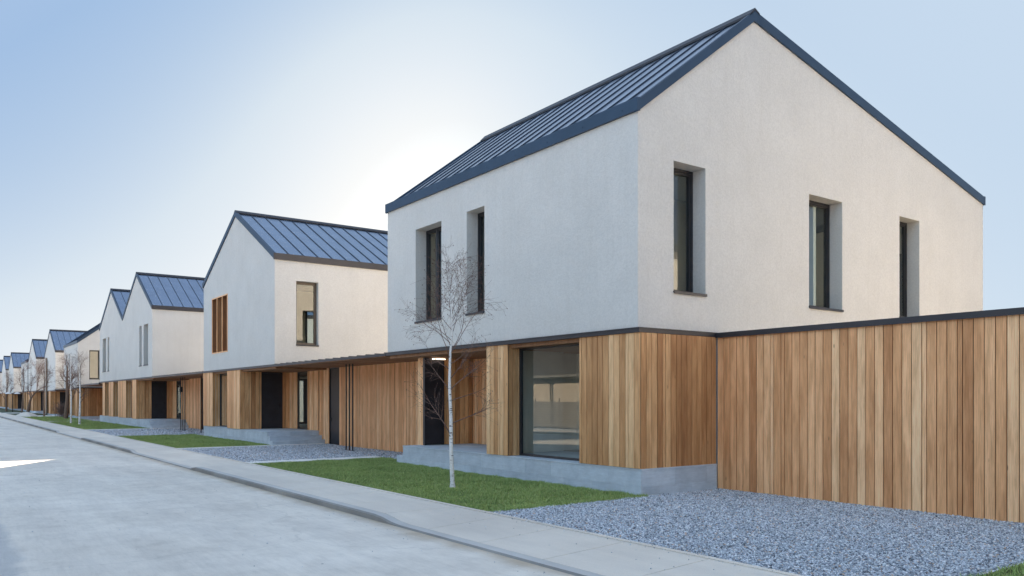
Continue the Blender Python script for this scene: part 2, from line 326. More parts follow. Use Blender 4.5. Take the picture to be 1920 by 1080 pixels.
def door(parent, P, u0, u1, z0, z1, rec=.05, hside=1):
    f = MB(); f.pbox(P, u0, u0 + .05, z0, z1, rec, rec + .1); f.pbox(P, u1 - .05, u1, z0, z1, rec, rec + .1); f.pbox(P, u0 + .05, u1 - .05, z1 - .05, z1, rec, rec + .1)
    f.pbox(P, u0 + .054, u1 - .054, z0 + .008, z1 - .054, rec + .02, rec + .07)
    for q in (.33, .66):                                   # shallow panel joints
        zz = z0 + (z1 - z0) * q; f.pbox(P, u0 + .06, u1 - .06, zz - .004, zz + .004, rec + .018, rec + .03)
    dobj = f.build('door', 'door', parent)
    h = MB(); hu = u1 - .12 if hside > 0 else u0 + .12; s = -1 if hside > 0 else 1
    h.pbox(P, hu - .025, hu + .025, z0 + .93, z0 + 1.09, rec + .008, rec + .02); h.pbox(P, hu - .012, hu + .012, z0 + 1.02, z0 + 1.045, rec - .04, rec + .008)
    h.pbox(P, hu - .012 if s > 0 else hu - .12, hu + .12 if s > 0 else hu + .012, z0 + 1.02, z0 + 1.045, rec - .06, rec - .04)
    h.build('handle', 'steel', dobj); return dobj
def stone_face(mb, P, u0, u1, z0, z1):
    """stone slabs on a vertical face, joints a real 4 mm gap"""
    hs = [z1]; z = z1
    while z - .31 > z0 + .02: z -= .31; hs.append(z)
    hs.append(z0); st = .45
    for r_ in range(len(hs) - 1):
        u = u0; first = .9 if r_ % 2 == 0 else .45
        while u < u1 - 1e-3:
            e = min(u1, u + first); first = .9
            if u1 - e < .12: e = u1
            mb.pbox(P, u + .002, e - .002, hs[r_ + 1] + .002, hs[r_] - .0, -.0, .03); u = e
def plinth(parent, x1, y0, y1, z=.51, steps=0, xin=2.15, name='plinth'):
    m = MB(); m.box(.03, x1, y0 + .03, y1 - .03, -.12, z - .031)
    stone_face(m, pXneg(0), y0, y1, -.1, z - .0315); stone_face(m, pYneg(y0), .031, x1, -.1, z - .0315); 
    nx = max(1, round(x1 / .9)); ny = max(1, round((y1 - y0) / .9))     # top slabs
    for i in range(nx):
        for j in range(ny):
            m.box(-.012 if i == 0 else x1 * i / nx + .002, x1 * (i + 1) / nx - .002, (y0 - .012 if j == 0 else y0 + (y1 - y0) * j / ny + .002), y0 + (y1 - y0) * (j + 1) / ny - .002, z - .03, z)
    o = m.build(name, 'stone', parent)
    if steps:
        s = MB()
        for k in range(steps):
            zt = z * (steps - k) / (steps + 1); ya = y0 - .3 * (k + 1)
            for i in range(3):
                xa = xin * i / 3; xb = xin * (i + 1) / 3
                s.box(xa + .002 + (-.01 if i == 0 else 0), xb - .002, ya - .01, ya + .3 - (.0125 if k == 0 else .0125), zt - .03, zt)
                s.box(xa + .002, xb - .002, ya, ya + .286, -.1 - .002 * k, zt - .0315)
        s.build('steps', 'stone', parent)
    return o
def seams_slope(mb, axis, a0, a1, p0, p1, z0, z1, step=.6, w=.012, h=.03, mi=0):
    """standing seams running up a slope. axis 'y': seams spaced along y, slope runs in x from p0(z0) to p1(z1)"""
    n = round((a1 - a0) / step)
    for i in range(1, n):
        a = a0 + (a1 - a0) * i / n
        if axis == 'y': q = [(p0, a - w, z0), (p1, a - w, z1), (p1, a + w, z1), (p0, a + w, z0)]
        else: q = [(a - w, p0, z0), (a - w, p1, z1), (a + w, p1, z1), (a + w, p0, z0)]
        mb.hexa([(x, y, z + .001) for x, y, z in q] + [(x, y, z + h) for x, y, z in q])
# ------------------------------------------------------------------ roofs
EAVE, ZF0, ZF1 = 7.24, 3.07, 3.155
def roof_along(parent, L, xr, D, ze, zr, zb, T=.22):
    """ridge parallel to the street (local y)"""
    m = MB(); o = .045
    def prof(x): return ze + (zr - ze) * (x / xr) if x <= xr else zr + (zb - zr) * ((x - xr) / (D - xr))
    for xa, xb in ((-o, xr), (xr, D + o)):
        za, zb_ = prof(xa), prof(xb)
        m.hexa([(xa, -o + .02, za + .03), (xb, -o + .02, zb_ + .03), (xb, L + o - .02, zb_ + .03), (xa, L + o - .02, za + .03),
                (xa, -o + .02, za + T - .05), (xb, -o + .02, zb_ + T - .05), (xb, L + o - .02, zb_ + T - .05), (xa, L + o - .02, za + T - .05)])
    r_ = m.build('roof', 'roof', parent)
    s = MB(); seams_slope(s, 'y', 0, L, .12, xr - .1, prof(.12) + T - .05, prof(xr - .1) + T - .05); seams_slope(s, 'y', 0, L, xr + .1, D - .1, prof(xr + .1) + T - .05, prof(D - .1) + T - .05); s.build('seam', 'seam', r_)
    c = MB(); c.hexa([(xr - .16, -o, prof(xr - .16) + T - .03), (xr, -o, zr + T - .01), (xr, L + o, zr + T - .01), (xr - .16, L + o, prof(xr - .16) + T - .03),
                      (xr - .16, -o, prof(xr - .16) + T + .02), (xr, -o, zr + T + .06), (xr, L + o, zr + T + .06), (xr - .16, L + o, prof(xr - .16) + T + .02)])
    c.hexa([(xr, -o, zr + T - .01), (xr + .16, -o, prof(xr + .16) + T - .03), (xr + .16, L + o, prof(xr + .16) + T - .03), (xr, L + o, zr + T - .01),
            (xr, -o, zr + T + .06), (xr + .16, -o, prof(xr + .16) + T + .02), (xr + .16, L + o, prof(xr + .16) + T + .02), (xr, L + o, zr + T + .06)]); c.build('ridge_cap', 'fascia', r_)
    w = .09
    for ya, yb in ((-o, -o + w), (L + o - w, L + o)):                     # verge trims
        t = MB()
        for xa, xb in ((-o, xr), (xr, D + o)):
            za, zb_ = prof(xa), prof(xb)
            t.hexa([(xa, ya, za - .002), (xb, ya, zb_ - .002), (xb, yb, zb_ - .002), (xa, yb, za - .002), (xa, ya, za + T), (xb, ya, zb_ + T), (xb, yb, zb_ + T), (xa, yb, za + T)])
        t.build('verge_trim', 'trim', r_)
    t = MB(); t.box(D + o - .06, D + o + .015, -o - .002, L + o + .002, zb - .012, zb + .235); t.build('eave_fascia', 'trim', r_)
    t = MB(); t.box(-o - .015, -o + .06, -o - .002, L + o + .002, ze - .012, ze + .235)
    for k in range(int(L / 1.15)):                                        # fixing screws on the fascia
        t.box(-o - .022, -o - .014, .35 + k * 1.15, .372 + k * 1.15, ze + .07, ze + .092)
    t.build('eave_fascia', 'trim', r_); return r_
def roof_across(parent, gables, D, ze, T=.22):
    """gables: list of (y0, yapex, y1, zapex): ridges run inwards (local x)"""
    o = .045; m = MB(); s = MB(); c = MB(); ts = [MB(), MB()]; n = len(gables)
    for gi, (y0, ya, y1, zr) in enumerate(gables):
        za = ze + (0 if gi == 0 else .03); zb = ze + (0 if gi == n - 1 else .03)
        e0 = y0 - (o if gi == 0 else 0); e1 = y1 + (o if gi == n - 1 else 0)
        for p, q, zp, zq in ((e0, ya, za, zr), (ya, e1, zr, zb)):
            m.hexa([(-o + .02, p, zp + .03), (D + o - .02, p, zp + .03), (D + o - .02, q, zq + .03), (-o + .02, q, zq + .03), (-o + .02, p, zp + T - .05), (D + o - .02, p, zp + T - .05), (D + o - .02, q, zq + T - .05), (-o + .02, q, zq + T - .05)])
            for t, xa, xb in ((ts[0], -o, -o + .09), (ts[1], D + o - .09, D + o)):
                t.hexa([(xa, p, zp - .002), (xb, p, zp - .002), (xb, q, zq - .002), (xa, q, zq - .002), (xa, p, zp + T), (xb, p, zp + T), (xb, q, zq + T), (xa, q, zq + T)])
            k = .02; pp, qq = p + (q - p) * k, p + (q - p) * (1 - k); zz0, zz1 = zp + (zq - zp) * k, zp + (zq - zp) * (1 - k)
            seams_slope(s, 'x', 0, D, pp, qq, zz0 + T - .05, zz1 + T - .05)
        zs = (zr - ze) / ((y1 - y0) / 2) * .16
        c.hexa([(-o, ya - .16, zr - zs + T - .03), (D + o, ya - .16, zr - zs + T - .03), (D + o, ya, zr + T - .01), (-o, ya, zr + T - .01), (-o, ya - .16, zr - zs + T + .02), (D + o, ya - .16, zr - zs + T + .02), (D + o, ya, zr + T + .05), (-o, ya, zr + T + .05)])
        c.hexa([(-o, ya, zr + T - .01), (D + o, ya, zr + T - .01), (D + o, ya + .16, zr - zs + T - .03), (-o, ya + .16, zr - zs + T - .03), (-o, ya, zr + T + .05), (D + o, ya, zr + T + .05), (D + o, ya + .16, zr - zs + T + .02), (-o, ya + .16, zr - zs + T + .02)])
    r_ = m.build('roof', 'roof', parent); s.build('seam', 'seam', r_); c.build('ridge_cap', 'fascia', r_)
    e0 = gables[0][0] - o; e1 = gables[-1][2] + o
    for q0, q1 in ((e0 - .015, e0 + .06), (e1 - .06, e1 + .015)):
        g = MB(); g.box(-o - .002, D + o + .002, q0, q1, ze - .012, ze + .235); g.build('eave_fascia', 'fascia', r_)
    for t in ts: t.build('verge_trim', 'trim', r_)
    return r_
def timber(parent, items, name='timber_panel', w=.143, mats=('wood', 'dark')):
    for P, a, b, z0, z1 in items:
        p0 = P(0, 0, 0); p1 = P(1, 0, 0); side = abs(p1[0] - p0[0]) > .5       # panels running inwards take a darker copy of the boards, by facing alone
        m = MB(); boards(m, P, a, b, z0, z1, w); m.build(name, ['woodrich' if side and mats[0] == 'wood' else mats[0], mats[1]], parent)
# ------------------------------------------------------------------ the nearest house (ridge along the street, porch at its far end)
X0, Y0 = 10.706, 10.758
GW = .02                                                    # ground-floor cladding stands this much inside the fascia
def interior(parent, D, L, y0g, zc=2.9, part=None):
    m = MB(); m.box(2.3, D - .42, .42, L - .42, -.05, .49, 1); m.build('ground_floor', ['plaster', 'floor'], parent)
def house_along(loc, L, label, windows, side_windows, D=13.93, xr=3.42, zr=9.84, zb=7.44, near=True, dz=0, group=None, tree=True):
    h = empty('house', loc); tag(h, label, 'house', group)
    ze = EAVE - .012; b = MB()
    out = [(0, ZF1 - .04), (2.15, ZF1 - .04), (2.15, -.1), (D, -.1), (D, zb), (xr, zr), (0, ze)]
    wall(b, pYneg(0), out, side_windows)
    wall(b, pYpos(L), out, [(5.0, 6.2, 3.92, 6.45), (8.5, 10.2, 3.92, 6.45)])
    wall(b, pXneg(0), [(.401, ZF1 - .04), (L - .401, ZF1 - .04), (L - .401, ze + .2), (.401, ze + .2)], [w[:4] for w in windows])
    bw = [(1.2, 3.4, .6, 2.8), (L - 4.2, L - 1.4, .6, 2.8), (1.5, 2.8, 3.9, 6.3), (L - 3.2, L - 1.8, 3.9, 6.3)]
    wall(b, pXpos(D), [(.401, -.1), (L - .401, -.1), (L - .401, zb - .02), (.401, zb - .02)], bw)
    b.build('wall', 'stucco', h)
    for w in windows: window(h, pXneg(0), *w[:4], mull=w[4] if len(w) > 4 else ())
    for w in side_windows: window(h, pYneg(0), *w)
    for w in bw: window(h, pXpos(D), *w, mull=((w[0] + w[1]) / 2,))
    for w in [(5.0, 6.2, 3.92, 6.45), (8.5, 10.2, 3.92, 6.45)]: window(h, pYpos(L), *w)
    s = MB(); s.box(.05, D - .41, .05, L - .05, 2.985, ZF0 + .03, 0); s.build('floor_slab', 'wooddark', h)
    i = MB(); i.box(.41, D - .405, .41, L - .41, ZF0 + .04, ZF0 + .2); i.box(6.2, 6.3, .405, L - .405, ZF0 + .2, 7.0)
    i.box(.405, 6.2, 7.9, 8.0, ZF0 + .2, 7.1); i.box(.405, 6.2, 3.9, 4.0, ZF0 + .2, 7.1); i.build('upper_room', 'plaster', h)
    # fascia band between ground and upper floor
    f = MB(); f.box(-.06, .05, -.09, L + .02, ZF0, ZF1); f.box(.0505, 2.145 if near else 2.145, -.09, .03, ZF0, ZF1); f.box(-.075, .05, -.105, L + .02, ZF1 - .012, ZF1 + .006); f.box(.0505, 2.145, -.105, .01, ZF1 - .012, ZF1 + .006)
    f.build('fascia', 'fascia', h)
    plinth(h, 2.14, -.09, 9.25, .51); q = MB(); q.box(.0, 2.14, 9.26, 9.62, -.1, .22); q.build('step', 'stone', h)
    z0, z1 = .515, ZF0 - .004
    # panels on the street side, near side and porch
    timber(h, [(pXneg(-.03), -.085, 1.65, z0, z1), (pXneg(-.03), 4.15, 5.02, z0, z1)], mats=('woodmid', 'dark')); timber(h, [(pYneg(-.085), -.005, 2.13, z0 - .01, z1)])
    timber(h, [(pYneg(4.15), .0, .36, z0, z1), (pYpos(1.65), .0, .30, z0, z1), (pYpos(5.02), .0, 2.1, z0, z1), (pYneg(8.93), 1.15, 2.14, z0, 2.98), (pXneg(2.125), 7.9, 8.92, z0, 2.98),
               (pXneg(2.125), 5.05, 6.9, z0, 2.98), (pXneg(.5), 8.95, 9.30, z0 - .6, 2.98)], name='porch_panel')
    for bx_ in ((.03, .3, .0, 1.62, z0, z1), (.03, .4, 4.2, 4.98, z0, z1), (.301, 2.12, .0, .25, z0, z1), (.401, 2.12, 4.75, 4.98, z0, z1), (.535, 3.2, 9.0, 9.3, z0 - .6, 2.97)):
        k = MB(); k.box(*bx_); k.build('ground_wall', 'plaster', h)
    window(h, pXneg(0), 1.66, 4.15, z0, 2.99, rec=.30, fw=.045, sill=False, sash=False, name='picture_window')
    window(h, pXneg(2.11), 6.92, 7.88, z0, 2.98, rec=.0, fw=.05, sill=False, fm='brownframe')
    door(h, pYneg(8.90), .5, 1.14, z0, 2.98, rec=.0, hside=-1)
    lp = MB(); lp.box(.72, 1.12, 8.80, 8.86, 2.935, 2.957); lp.build('porch_lamp', 'lamp', h)
    r2 = MB(); r2.box(2.16, D - .41, .41, L - .41, .2, .5, 1); r2.box(7.2, 7.3, 3.2, L - .41, .5, 2.98); r2.box(.45, 6.1, 4.99, 5.09, .51, 2.98); r2.box(2.75, 2.9, 4.45, 4.98, .51, 2.98); r2.box(2.75, 2.87, 5.12, 5.9, .51, 2.98); r2.build('ground_room', ['plaster', 'floor'], h)
    roof_along(h, L, xr, D, EAVE - .01, zr, zb)
    return h
H1 = house_along((X0, Y0, 0), 10.18, 'nearest white house, gable end with three narrow windows, timber clad ground floor', 
    [(5.15, 5.94, 3.92, 6.45), (7.15, 8.52, 3.92, 6.45, (7.95,))], [(.97, 1.90, 3.92, 6.46), (5.42, 6.75, 3.92, 6.48), (9.33, 10.33, 3.92, 6.5)])
# ------------------------------------------------------------------ houses with their gable to the street
def ground_street(h, L, fronts, wins, y_side, x_back=2.15, back_win=(2.03, 3.2), low=.85, dw=(.9, 1.84)):
    z0, z1 = .515, ZF0 - .004
    it = [(pXneg(-.03), a, b, z0, z1) for a, b in fronts]
    it.append((pYneg(y_side - .02), -.005, dw[0], z0, z1))
    timber(h, it)
    jb = [(pYneg(b), .0, .36, z0, z1) for a, b in wins] + [(pYpos(a), .0, .30, z0, z1) for a, b in wins]
    if back_win: jb += [(pXneg(x_back - .03), back_win[1], y_side + .14, z0, 2.98), (pXneg(x_back - .03), low, back_win[0], z0, 2.98)]
    jb.append((pYneg(y_side - .02), dw[1], x_back - .032, z0, 2.98))
    timber(h, jb, name='porch_panel')
    for a, b in wins: window(h, pXneg(0), a, b, z0, 2.99, rec=.30, fw=.05, sill=False, sash=False, name='tall_window')
    if back_win: window(h, pXneg(x_back - .02), back_win[0], back_win[1], z0, 2.98, rec=0, fw=.05, sill=False, sash=False, fm='brownframe', name='porch_window')
    door(h, pYneg(y_side - .01), dw[0], dw[1], z0, 2.98, rec=.0, hside=1)
    for bx_ in [(.03, .28, a + .01, b - .01, z0, z1) for a, b in fronts] + [(.281, x_back, y_side + .13, y_side + .3, z0, z1)]:
        k = MB(); k.box(*bx_); k.build('ground_wall', 'plaster', h)
def house_gable(loc, L, gables, label, street_w, side_w, fronts, wins, y_side, D=14, group=None, grille=None, name='house'):
    h = empty(name, loc); tag(h, label, 'house', group); b = MB(); ze = EAVE - .012
    pts = []
    for i, (y0, ya, y1, zr) in enumerate(gables):
        if i == 0: pts.append((y0, ze))
        pts.append((ya, zr)); pts.append((y1, ze if i == len(gables) - 1 else ze + .03))
    out = [(L, ZF1 - .04), (0, ZF1 - .04)] + pts
    holes = [w[:4] for w in street_w] + ([grille] if grille else [])
    wall(b, pXneg(0), out, holes)
    bw = [(1.2, 3.6, .6, 2.8), (5.5, 8.6, .6, 2.8), (2.0, 3.3, 3.9, 6.3), (6.5, 7.9, 3.9, 6.3)]
    wall(b, pXpos(D), [(L, -.1), (0, -.1)] + pts, bw)
    so = [(.401, ZF1 - .04), (2.15, ZF1 - .04), (2.15, -.1), (D - .401, -.1), (D - .401, ze + .15), (.401, ze + .15)]
    wall(b, pYneg(0), so, [w[:4] for w in side_w]); wall(b, pYpos(L), so, [(5, 6.2, 3.92, 6.45), (3.6, 6.4, .52, 2.85)])
    b.build('wall', 'stucco', h)
    for w in street_w: window(h, pXneg(0), *w[:4], mull=w[4] if len(w) > 4 else (), trans=w[5] if len(w) > 5 else ())
    for w in side_w: window(h, pYneg(0), *w[:4], fm='brownframe', rec=w[4] if len(w) > 4 else .2)
    for w in bw: window(h, pXpos(D), *w, mull=((w[0] + w[1]) / 2,))
    window(h, pYpos(L), 5, 6.2, 3.92, 6.45); window(h, pYpos(L), 3.6, 6.4, .52, 2.85, mull=(5.0,), sill=False, fm='brownframe')
    s = MB(); s.box(.05, D - .41, .05, L - .05, 2.985, ZF0 + .03); s.build('floor_slab', 'wooddark', h)
    i = MB(); i.box(.41, D - .405, .41, L - .41, ZF0 + .04, ZF0 + .2); i.box(6.2, 6.3, .405, L - .405, ZF0 + .2, 7.0); i.box(2.4, D - .41, .41, L - .41, .2, .5); i.build('room_floor', 'plaster', h)
    f = MB(); f.box(-.06, .05, -.02, L + .02, ZF0, ZF1); f.box(.0505, 2.3, -.02, .05, ZF0, ZF1); f.build('fascia', 'fascia', h)
    plinth(h, 2.14, .83, L, .51, steps=2)
    ground_street(h, L, fronts, wins, y_side)
    if grille:
        a, c, z0, z1 = grille; g = MB(); P = pXneg(0)
        g.pbox(P, a, a + .05, z0, z1, -.02, .25); g.pbox(P, c - .05, c, z0, z1, -.02, .25); g.pbox(P, a + .05, c - .05, z1 - .05, z1, -.02, .25); g.pbox(P, a + .05, c - .05, z0, z0 + .05, -.02, .25)
        n = 3
        for q in range(1, n): u = a + (c - a) * q / n; g.pbox(P, u - .022, u + .022, z0 + .05, z1 - .05, .012, .24, 1); g.pbox(P, u - .03, u + .03, z0 + .05, z1 - .05, -.022, .0115)
        g.pbox(P, c - .058, c - .0505, z0 + .05, z1 - .05, .01, .25, 1); g.pbox(P, a + .0505, c - .0585, z1 - .058, z1 - .0505, .0, .25, 1)
        go = g.build('timber_window_box', ['wood', 'wooddark'], h)
        bb = MB(); boards(bb, pXneg(.26), a + .01, c - .01, z0 + .01, z1 - .01, .12); bb.build('slatted_screen', ['wooddark', 'dark'], go)
    roof_across(h, gables, D, EAVE - .01)
    return h
H2 = house_gable((X0, 30.43, 0), 10.0, [(0, 4.9, 10.0, 9.78)], 'second house from the right, gable to the street, timber slatted upper window', [],
    [(.86, 1.78, 3.95, 6.46, .2)], [(4.23, 6.08), (8.36, 9.99)], [(6.08, 8.36)], 4.23, grille=(6.08, 8.53, 3.93, 6.54))
H3 = house_gable((X0, 51.73, 0), 18.7, [(0, 4.55, 9.27, 9.78), (9.27, 13.75, 18.7, 9.74)], 'third house from the right, a wide white front with two joined gables',
    [(1.15, 2.45, 3.92, 6.45, (), (4.9,)), (3.0, 3.75, 3.92, 6.45, (), (4.9,)), (14.5, 15.2, 3.92, 6.45), (15.9, 17.4, 3.92, 6.45, (), (4.9,))], [],
    [(4.57, 6.0), (7.95, 10.75), (12.7, 14.55), (16.2, 17.25)], [(6.0, 7.95), (10.75, 12.7), (14.55, 16.2)], 4.57)
DZ = -.3
H4 = house_along((X0, 82.4, DZ), 9.36, 'fourth house from the right, single slope front, tall framed window in its side', [(5.0, 5.7, 3.92, 6.45), (6.9, 8.0, 3.92, 6.45)], [(.95, 1.82, 3.95, 6.6)])
H5 = house_gable((X0, 98.7, DZ - .1), 10.1, [(0, 5.0, 10.1, 9.8)], 'fifth house from the right, narrow gable with a tall brown timber strip beside it', [(6.5, 7.3, 3.6, 6.6)], [],
    [(4.3, 6.0), (8.3, 10.0)], [(6.0, 8.3)], 4.3)
vs = MB(); vs.box(-.14, -.035, 7.4, 8.15, .0, 6.9); vs.build('timber_strip', m_simple('weathered_timber', (.27, .205, .155), .8, 0, 5, .2), H5)
B = [(118.4, 0, 'sixth house from the right, seen between the bare street trees'), (153.9, -.1, 'eighth house from the right, far down the row behind the street tree'), (171.0, .05, 'ninth house from the right, near the left edge'),
     (187.5, 0, 'tenth house from the right, cut off by the left edge of the picture')]
for y, dz, lab in B:
    c = copy_tree(H5); c.location = (X0, y, DZ + dz); c['label'] = lab
    for ch in list(c.children):
        if ch.name.startswith('timber_strip'): bpy.data.objects.remove(ch)
H7 = copy_tree(H4); H7.location = (X0, 130.5, DZ); H7['label'] = 'seventh house from the right, roof sloping up from the street, small behind the leaning tree'
# house standing to the right of the picture (its sunlit back wall lights the near gable) and the houses over the road
H0 = copy_tree(H2); H0.location = (X0, 1.0 - 10, 0); H0['label'] = 'white gabled house just outside the right edge of the picture'
def bungalow(loc, L, label):
    """low older house over the road, front facing +X, eaves at 3.5 m"""
    h = empty('bungalow', loc); tag(h, label, 'house', 'old houses across the road'); b = MB()
    wn_ = [(1.2, 2.6, 1.0, 2.5), (L - 6, L - 4.4, 1.0, 2.5), (L - 3, L - 1.9, .1, 2.3)]
    wall(b, pXpos(0), [(0, -.1), (L, -.1), (L, 3.5), (0, 3.5)], wn_, .3)
    for y in (0, L - .3): b.hexa([(-8, y, -.1), (-.301, y, -.1), (-.301, y + .3, -.1), (-8, y + .3, -.1), (-8, y, 3.5), (-.301, y, 3.5), (-.301, y + .3, 3.5), (-8, y + .3, 3.5)])
    for y in (0, L - .3): b.v += [(-8, y, 3.5), (0, y, 3.5), (-4, y, 6.4), (-8, y + .3, 3.5), (0, y + .3, 3.5), (-4, y + .3, 6.4)]; q = len(b.v) - 6; b.f += [(q, q + 1, q + 2), (q + 5, q + 4, q + 3)]; b.m += [0, 0]
    b.box(-8, -7.7, .301, L - .301, -.1, 3.5); b.build('wall', 'beige', h)
    for w in wn_: window(h, pXpos(0), *w, rec=.12, fm='brownframe')
    r_ = MB()
    for xa, xb, za, zb in ((.55, -4, 3.3, 6.75), (-4, -8.55, 6.75, 3.3)): r_.hexa([(xa, -.5, za), (xa, L + .5, za), (xb, L + .5, zb), (xb, -.5, zb), (xa, -.5, za + .18), (xa, L + .5, za + .18), (xb, L + .5, zb + .18), (xb, -.5, zb + .18)])
    r = r_.build('roof', 'oldroof', h); g = MB(); g.tube((.62, -.5, 3.32), (.62, L + .5, 3.32), .07, .07, 8); g.build('gutter', 'steel', r)
    g = MB(); g.tube((.62, L * .45, 3.3), (.08, L * .45 - .5, 2.9), .045, .045, 8); g.tube((.08, L * .45 - .5, 2.9), (.08, L * .45 - .5, 0), .045, .045, 8); g.build('downpipe', 'steel', h); return h
M['beige'] = m_simple("beige_render", (.50, .43, .35), .9, 0, 3, .1); M['oldroof'] = m_simple("old_dark_roof", (.045, .04, .042), .6, 0, 9, .25, .3)
for k, (y, L_) in enumerate(((-12, 11), (6, 13), (26, 9), (37.5, 15), (58, 12), (76, 14))):
    bungalow((-13.0, y, 0), L_, ['low beige house behind the camera across the road', 'low beige house across the road, opposite the gravel', 'small low beige house across the road with a narrow front',
        'low beige house, dark roof, mirrored in the large ground floor window', 'low beige house across the road opposite the double gabled house', 'farthest low beige house across the road'][k])

# ------------------------------------------------------------------ timber links with canopies between houses
def link_house(ya, yb, door_y, posts, label, dz=0, lamp=None, x=12.85, w=.075):
    h = empty('canopy_wall', (x, ya, dz)); tag(h, label, 'timber wall', 'timber walls with canopies between the houses'); L = yb - ya; da, db = door_y[0] - ya, door_y[1] - ya
    z1 = ZF0 - .005
    timber(h, [(pXneg(0), -.9, da, -.03, z1), (pXneg(0), db, L + .84, -.03, z1)], w=w)
    door(h, pXneg(0.02), da, db, -.02, z1 - .02, rec=.02)
    k = MB(); k.box(.055, .2, .03, da - .01, -.05, z1 - .01); k.build('wall', 'stucco', h); k = MB(); k.box(.055, .2, db + .01, L - .03, -.05, z1 - .01); k.build('wall', 'stucco', h)
    c = MB(); c.box(-2.18, 1.1, .025, L - .025, ZF0 + .002, ZF0 + .06)
    c.box(-2.21, -2.181, .025, L - .025, ZF0 - .004, ZF0 + .075)
    n = int(L / .62)
    for i in range(n + 1):
        y = .1 + (L - .22) * i / n; c.box(-2.19, 1.08, y, y + .03, ZF0 + .0605, ZF0 + .105)
    c.build('canopy', 'fascia', h)
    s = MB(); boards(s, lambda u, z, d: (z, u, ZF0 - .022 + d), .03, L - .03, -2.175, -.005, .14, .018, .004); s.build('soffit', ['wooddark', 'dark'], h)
    for px, py in posts:
        t = MB(); t.tube((px - x, py - ya, -.05), (px - x, py - ya, ZF0 - .03), .025, .025, 12); t.box(px - x - .05, px - x + .05, py - ya - .05, py - ya + .05, -.02, .03); t.build('post', 'steel', h)
    if lamp:
        t = MB(); t.box(lamp[0] - x - .05, lamp[0] - x + .06, lamp[1] - ya - .1, lamp[1] - ya + .1, lamp[2], lamp[2] + .3); t.box(lamp[0] - x - .06, lamp[0] - x - .0501, lamp[1] - ya - .08, lamp[1] - ya + .08, lamp[2] + .03, lamp[2] + .27); t.build('meter_box', 'steel', h)
    return h
link_house(20.96, 30.41, (29.25, 30.25), [(11.82, 26.3), (11.82, 26.03), (11.82, 25.76)], 'slatted timber wall under a thin canopy between the two nearest houses, three black posts in front')
link_house(40.45, 51.71, (48.0, 49.0), [(11.5, 48.2), (11.5, 47.75), (11.5, 47.3), (11.44, 43.7)], 'slatted timber wall and canopy between the second and the double gabled house', lamp=(11.42, 47.9, 2.2))
link_house(70.47, 82.3, (74.0, 75.0), [], 'timber wall under a canopy just left of the double gabled house', dz=-.1, w=.1)
link_house(91.8, 98.6, (94, 95), [], 'timber wall between the fourth and fifth houses, behind the thick brown trunk', dz=DZ, w=.14)
link_house(108.9, 118.3, (112, 113), [], 'far timber wall behind the leaning bare tree', dz=DZ, w=.14)
link_house(140, 153.7, (146, 147), [], 'small far timber wall right of the eighth house', dz=DZ, w=.14)
link_house(164.7, 170.9, (166, 167), [], 'farthest timber wall, near the left edge', dz=DZ, w=.14)
# ------------------------------------------------------------------ garden wall of boards right of the nearest house
fe = empty('timber_fence', (12.85, -.5, 0)); tag(fe, 'long tall fence of vertical larch boards under a dark metal coping on the gravel', 'fence')
m = MB(); boards(m, pXneg(0), 1.55, 11.16, -.02, 3.06, .143); m.build('boards', ['wood', 'dark'], fe)
m = MB(); m.box(.06, .16, 1.55, 11.25, -.1, 3.05); m.build('backing', 'stucco', fe)
m = MB(); 
for a, b in ((1.5, 4.2), (4.203, 7.2), (7.203, 11.245)): m.box(-.045, .26, a, b, ZF0 + .0, ZF1 - .003)
m.box(-.045, -.03, 1.5, 11.245, ZF0 - .02, ZF0 - .001); m.build('coping', 'fascia', fe)

# ------------------------------------------------------------------ ground, road, kerb, pavement
def st(o): o['kind'] = 'structure'; return o
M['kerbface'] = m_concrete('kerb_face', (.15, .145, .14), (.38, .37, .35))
m = MB(); m.box(-1500, 1500, -1500, 1500, -.5, -.16); st(m.build('ground', 'soil'))
m = MB(); m.box(-4.2, 5.499, -80, 420, -.15, -.045); st(m.build('road', 'road'))
def kt(y):      # kerb top height along the street: raised and dropped stretches
    def seg(a, b): 
        t = min((y - a) / .55, (b - y) / .55); return max(0, min(1, t))
    return -.022 + .072 * max(seg(10.55, 22.2), seg(29.6, 41.6), seg(50.2, 75), seg(75, 400), seg(-60, 1.5))
kv = MB(); sv = MB(); y = -40.0
while y < 300:
    step = .28 if y < 60 else 1.0; g = .004 if abs((y / 1.12) % 1) < .25 or step > .5 else 0
    y1 = y + step; a, b = kt(y), kt(y1)
    kv.hexa([(5.5, y, -.14), (5.66, y, -.14), (5.66, y1 - g, -.14), (5.5, y1 - g, -.14), (5.525, y, a), (5.66, y, a + .004), (5.66, y1 - g, b + .004), (5.525, y1 - g, b)])
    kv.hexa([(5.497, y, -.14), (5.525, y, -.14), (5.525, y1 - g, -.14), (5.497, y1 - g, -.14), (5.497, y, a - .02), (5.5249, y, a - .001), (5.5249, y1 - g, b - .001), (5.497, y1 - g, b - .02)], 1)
    y = y1
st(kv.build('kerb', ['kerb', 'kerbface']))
y = -40.3
while y < 300:
    y1 = y + 1.32; sub = 5
    for i in range(sub):
        p = y + (1.308) * i / sub; q = y + 1.308 * (i + 1) / sub; a, b = kt(p), kt(q)
        sv.hexa([(5.668, p, -.1), (6.945, p, -.1), (6.945, q, -.1), (5.668, q, -.1), (5.668, p, a + .004), (6.945, p, .05), (6.945, q, .05), (5.668, q, b + .004)])
    y = y1
st(sv.build('pavement', 'walk'))
m = MB(); m.box(5.55, 7.06, -40, 300, -.155, -.03); st(m.build('pavement_bed', 'joint'))
m = MB(); y = -40.0
while y < 300: m.box(6.955, 7.035, y, y + .992, -.1, .062); y += 1.0
st(m.build('pavement_edging', 'walk'))
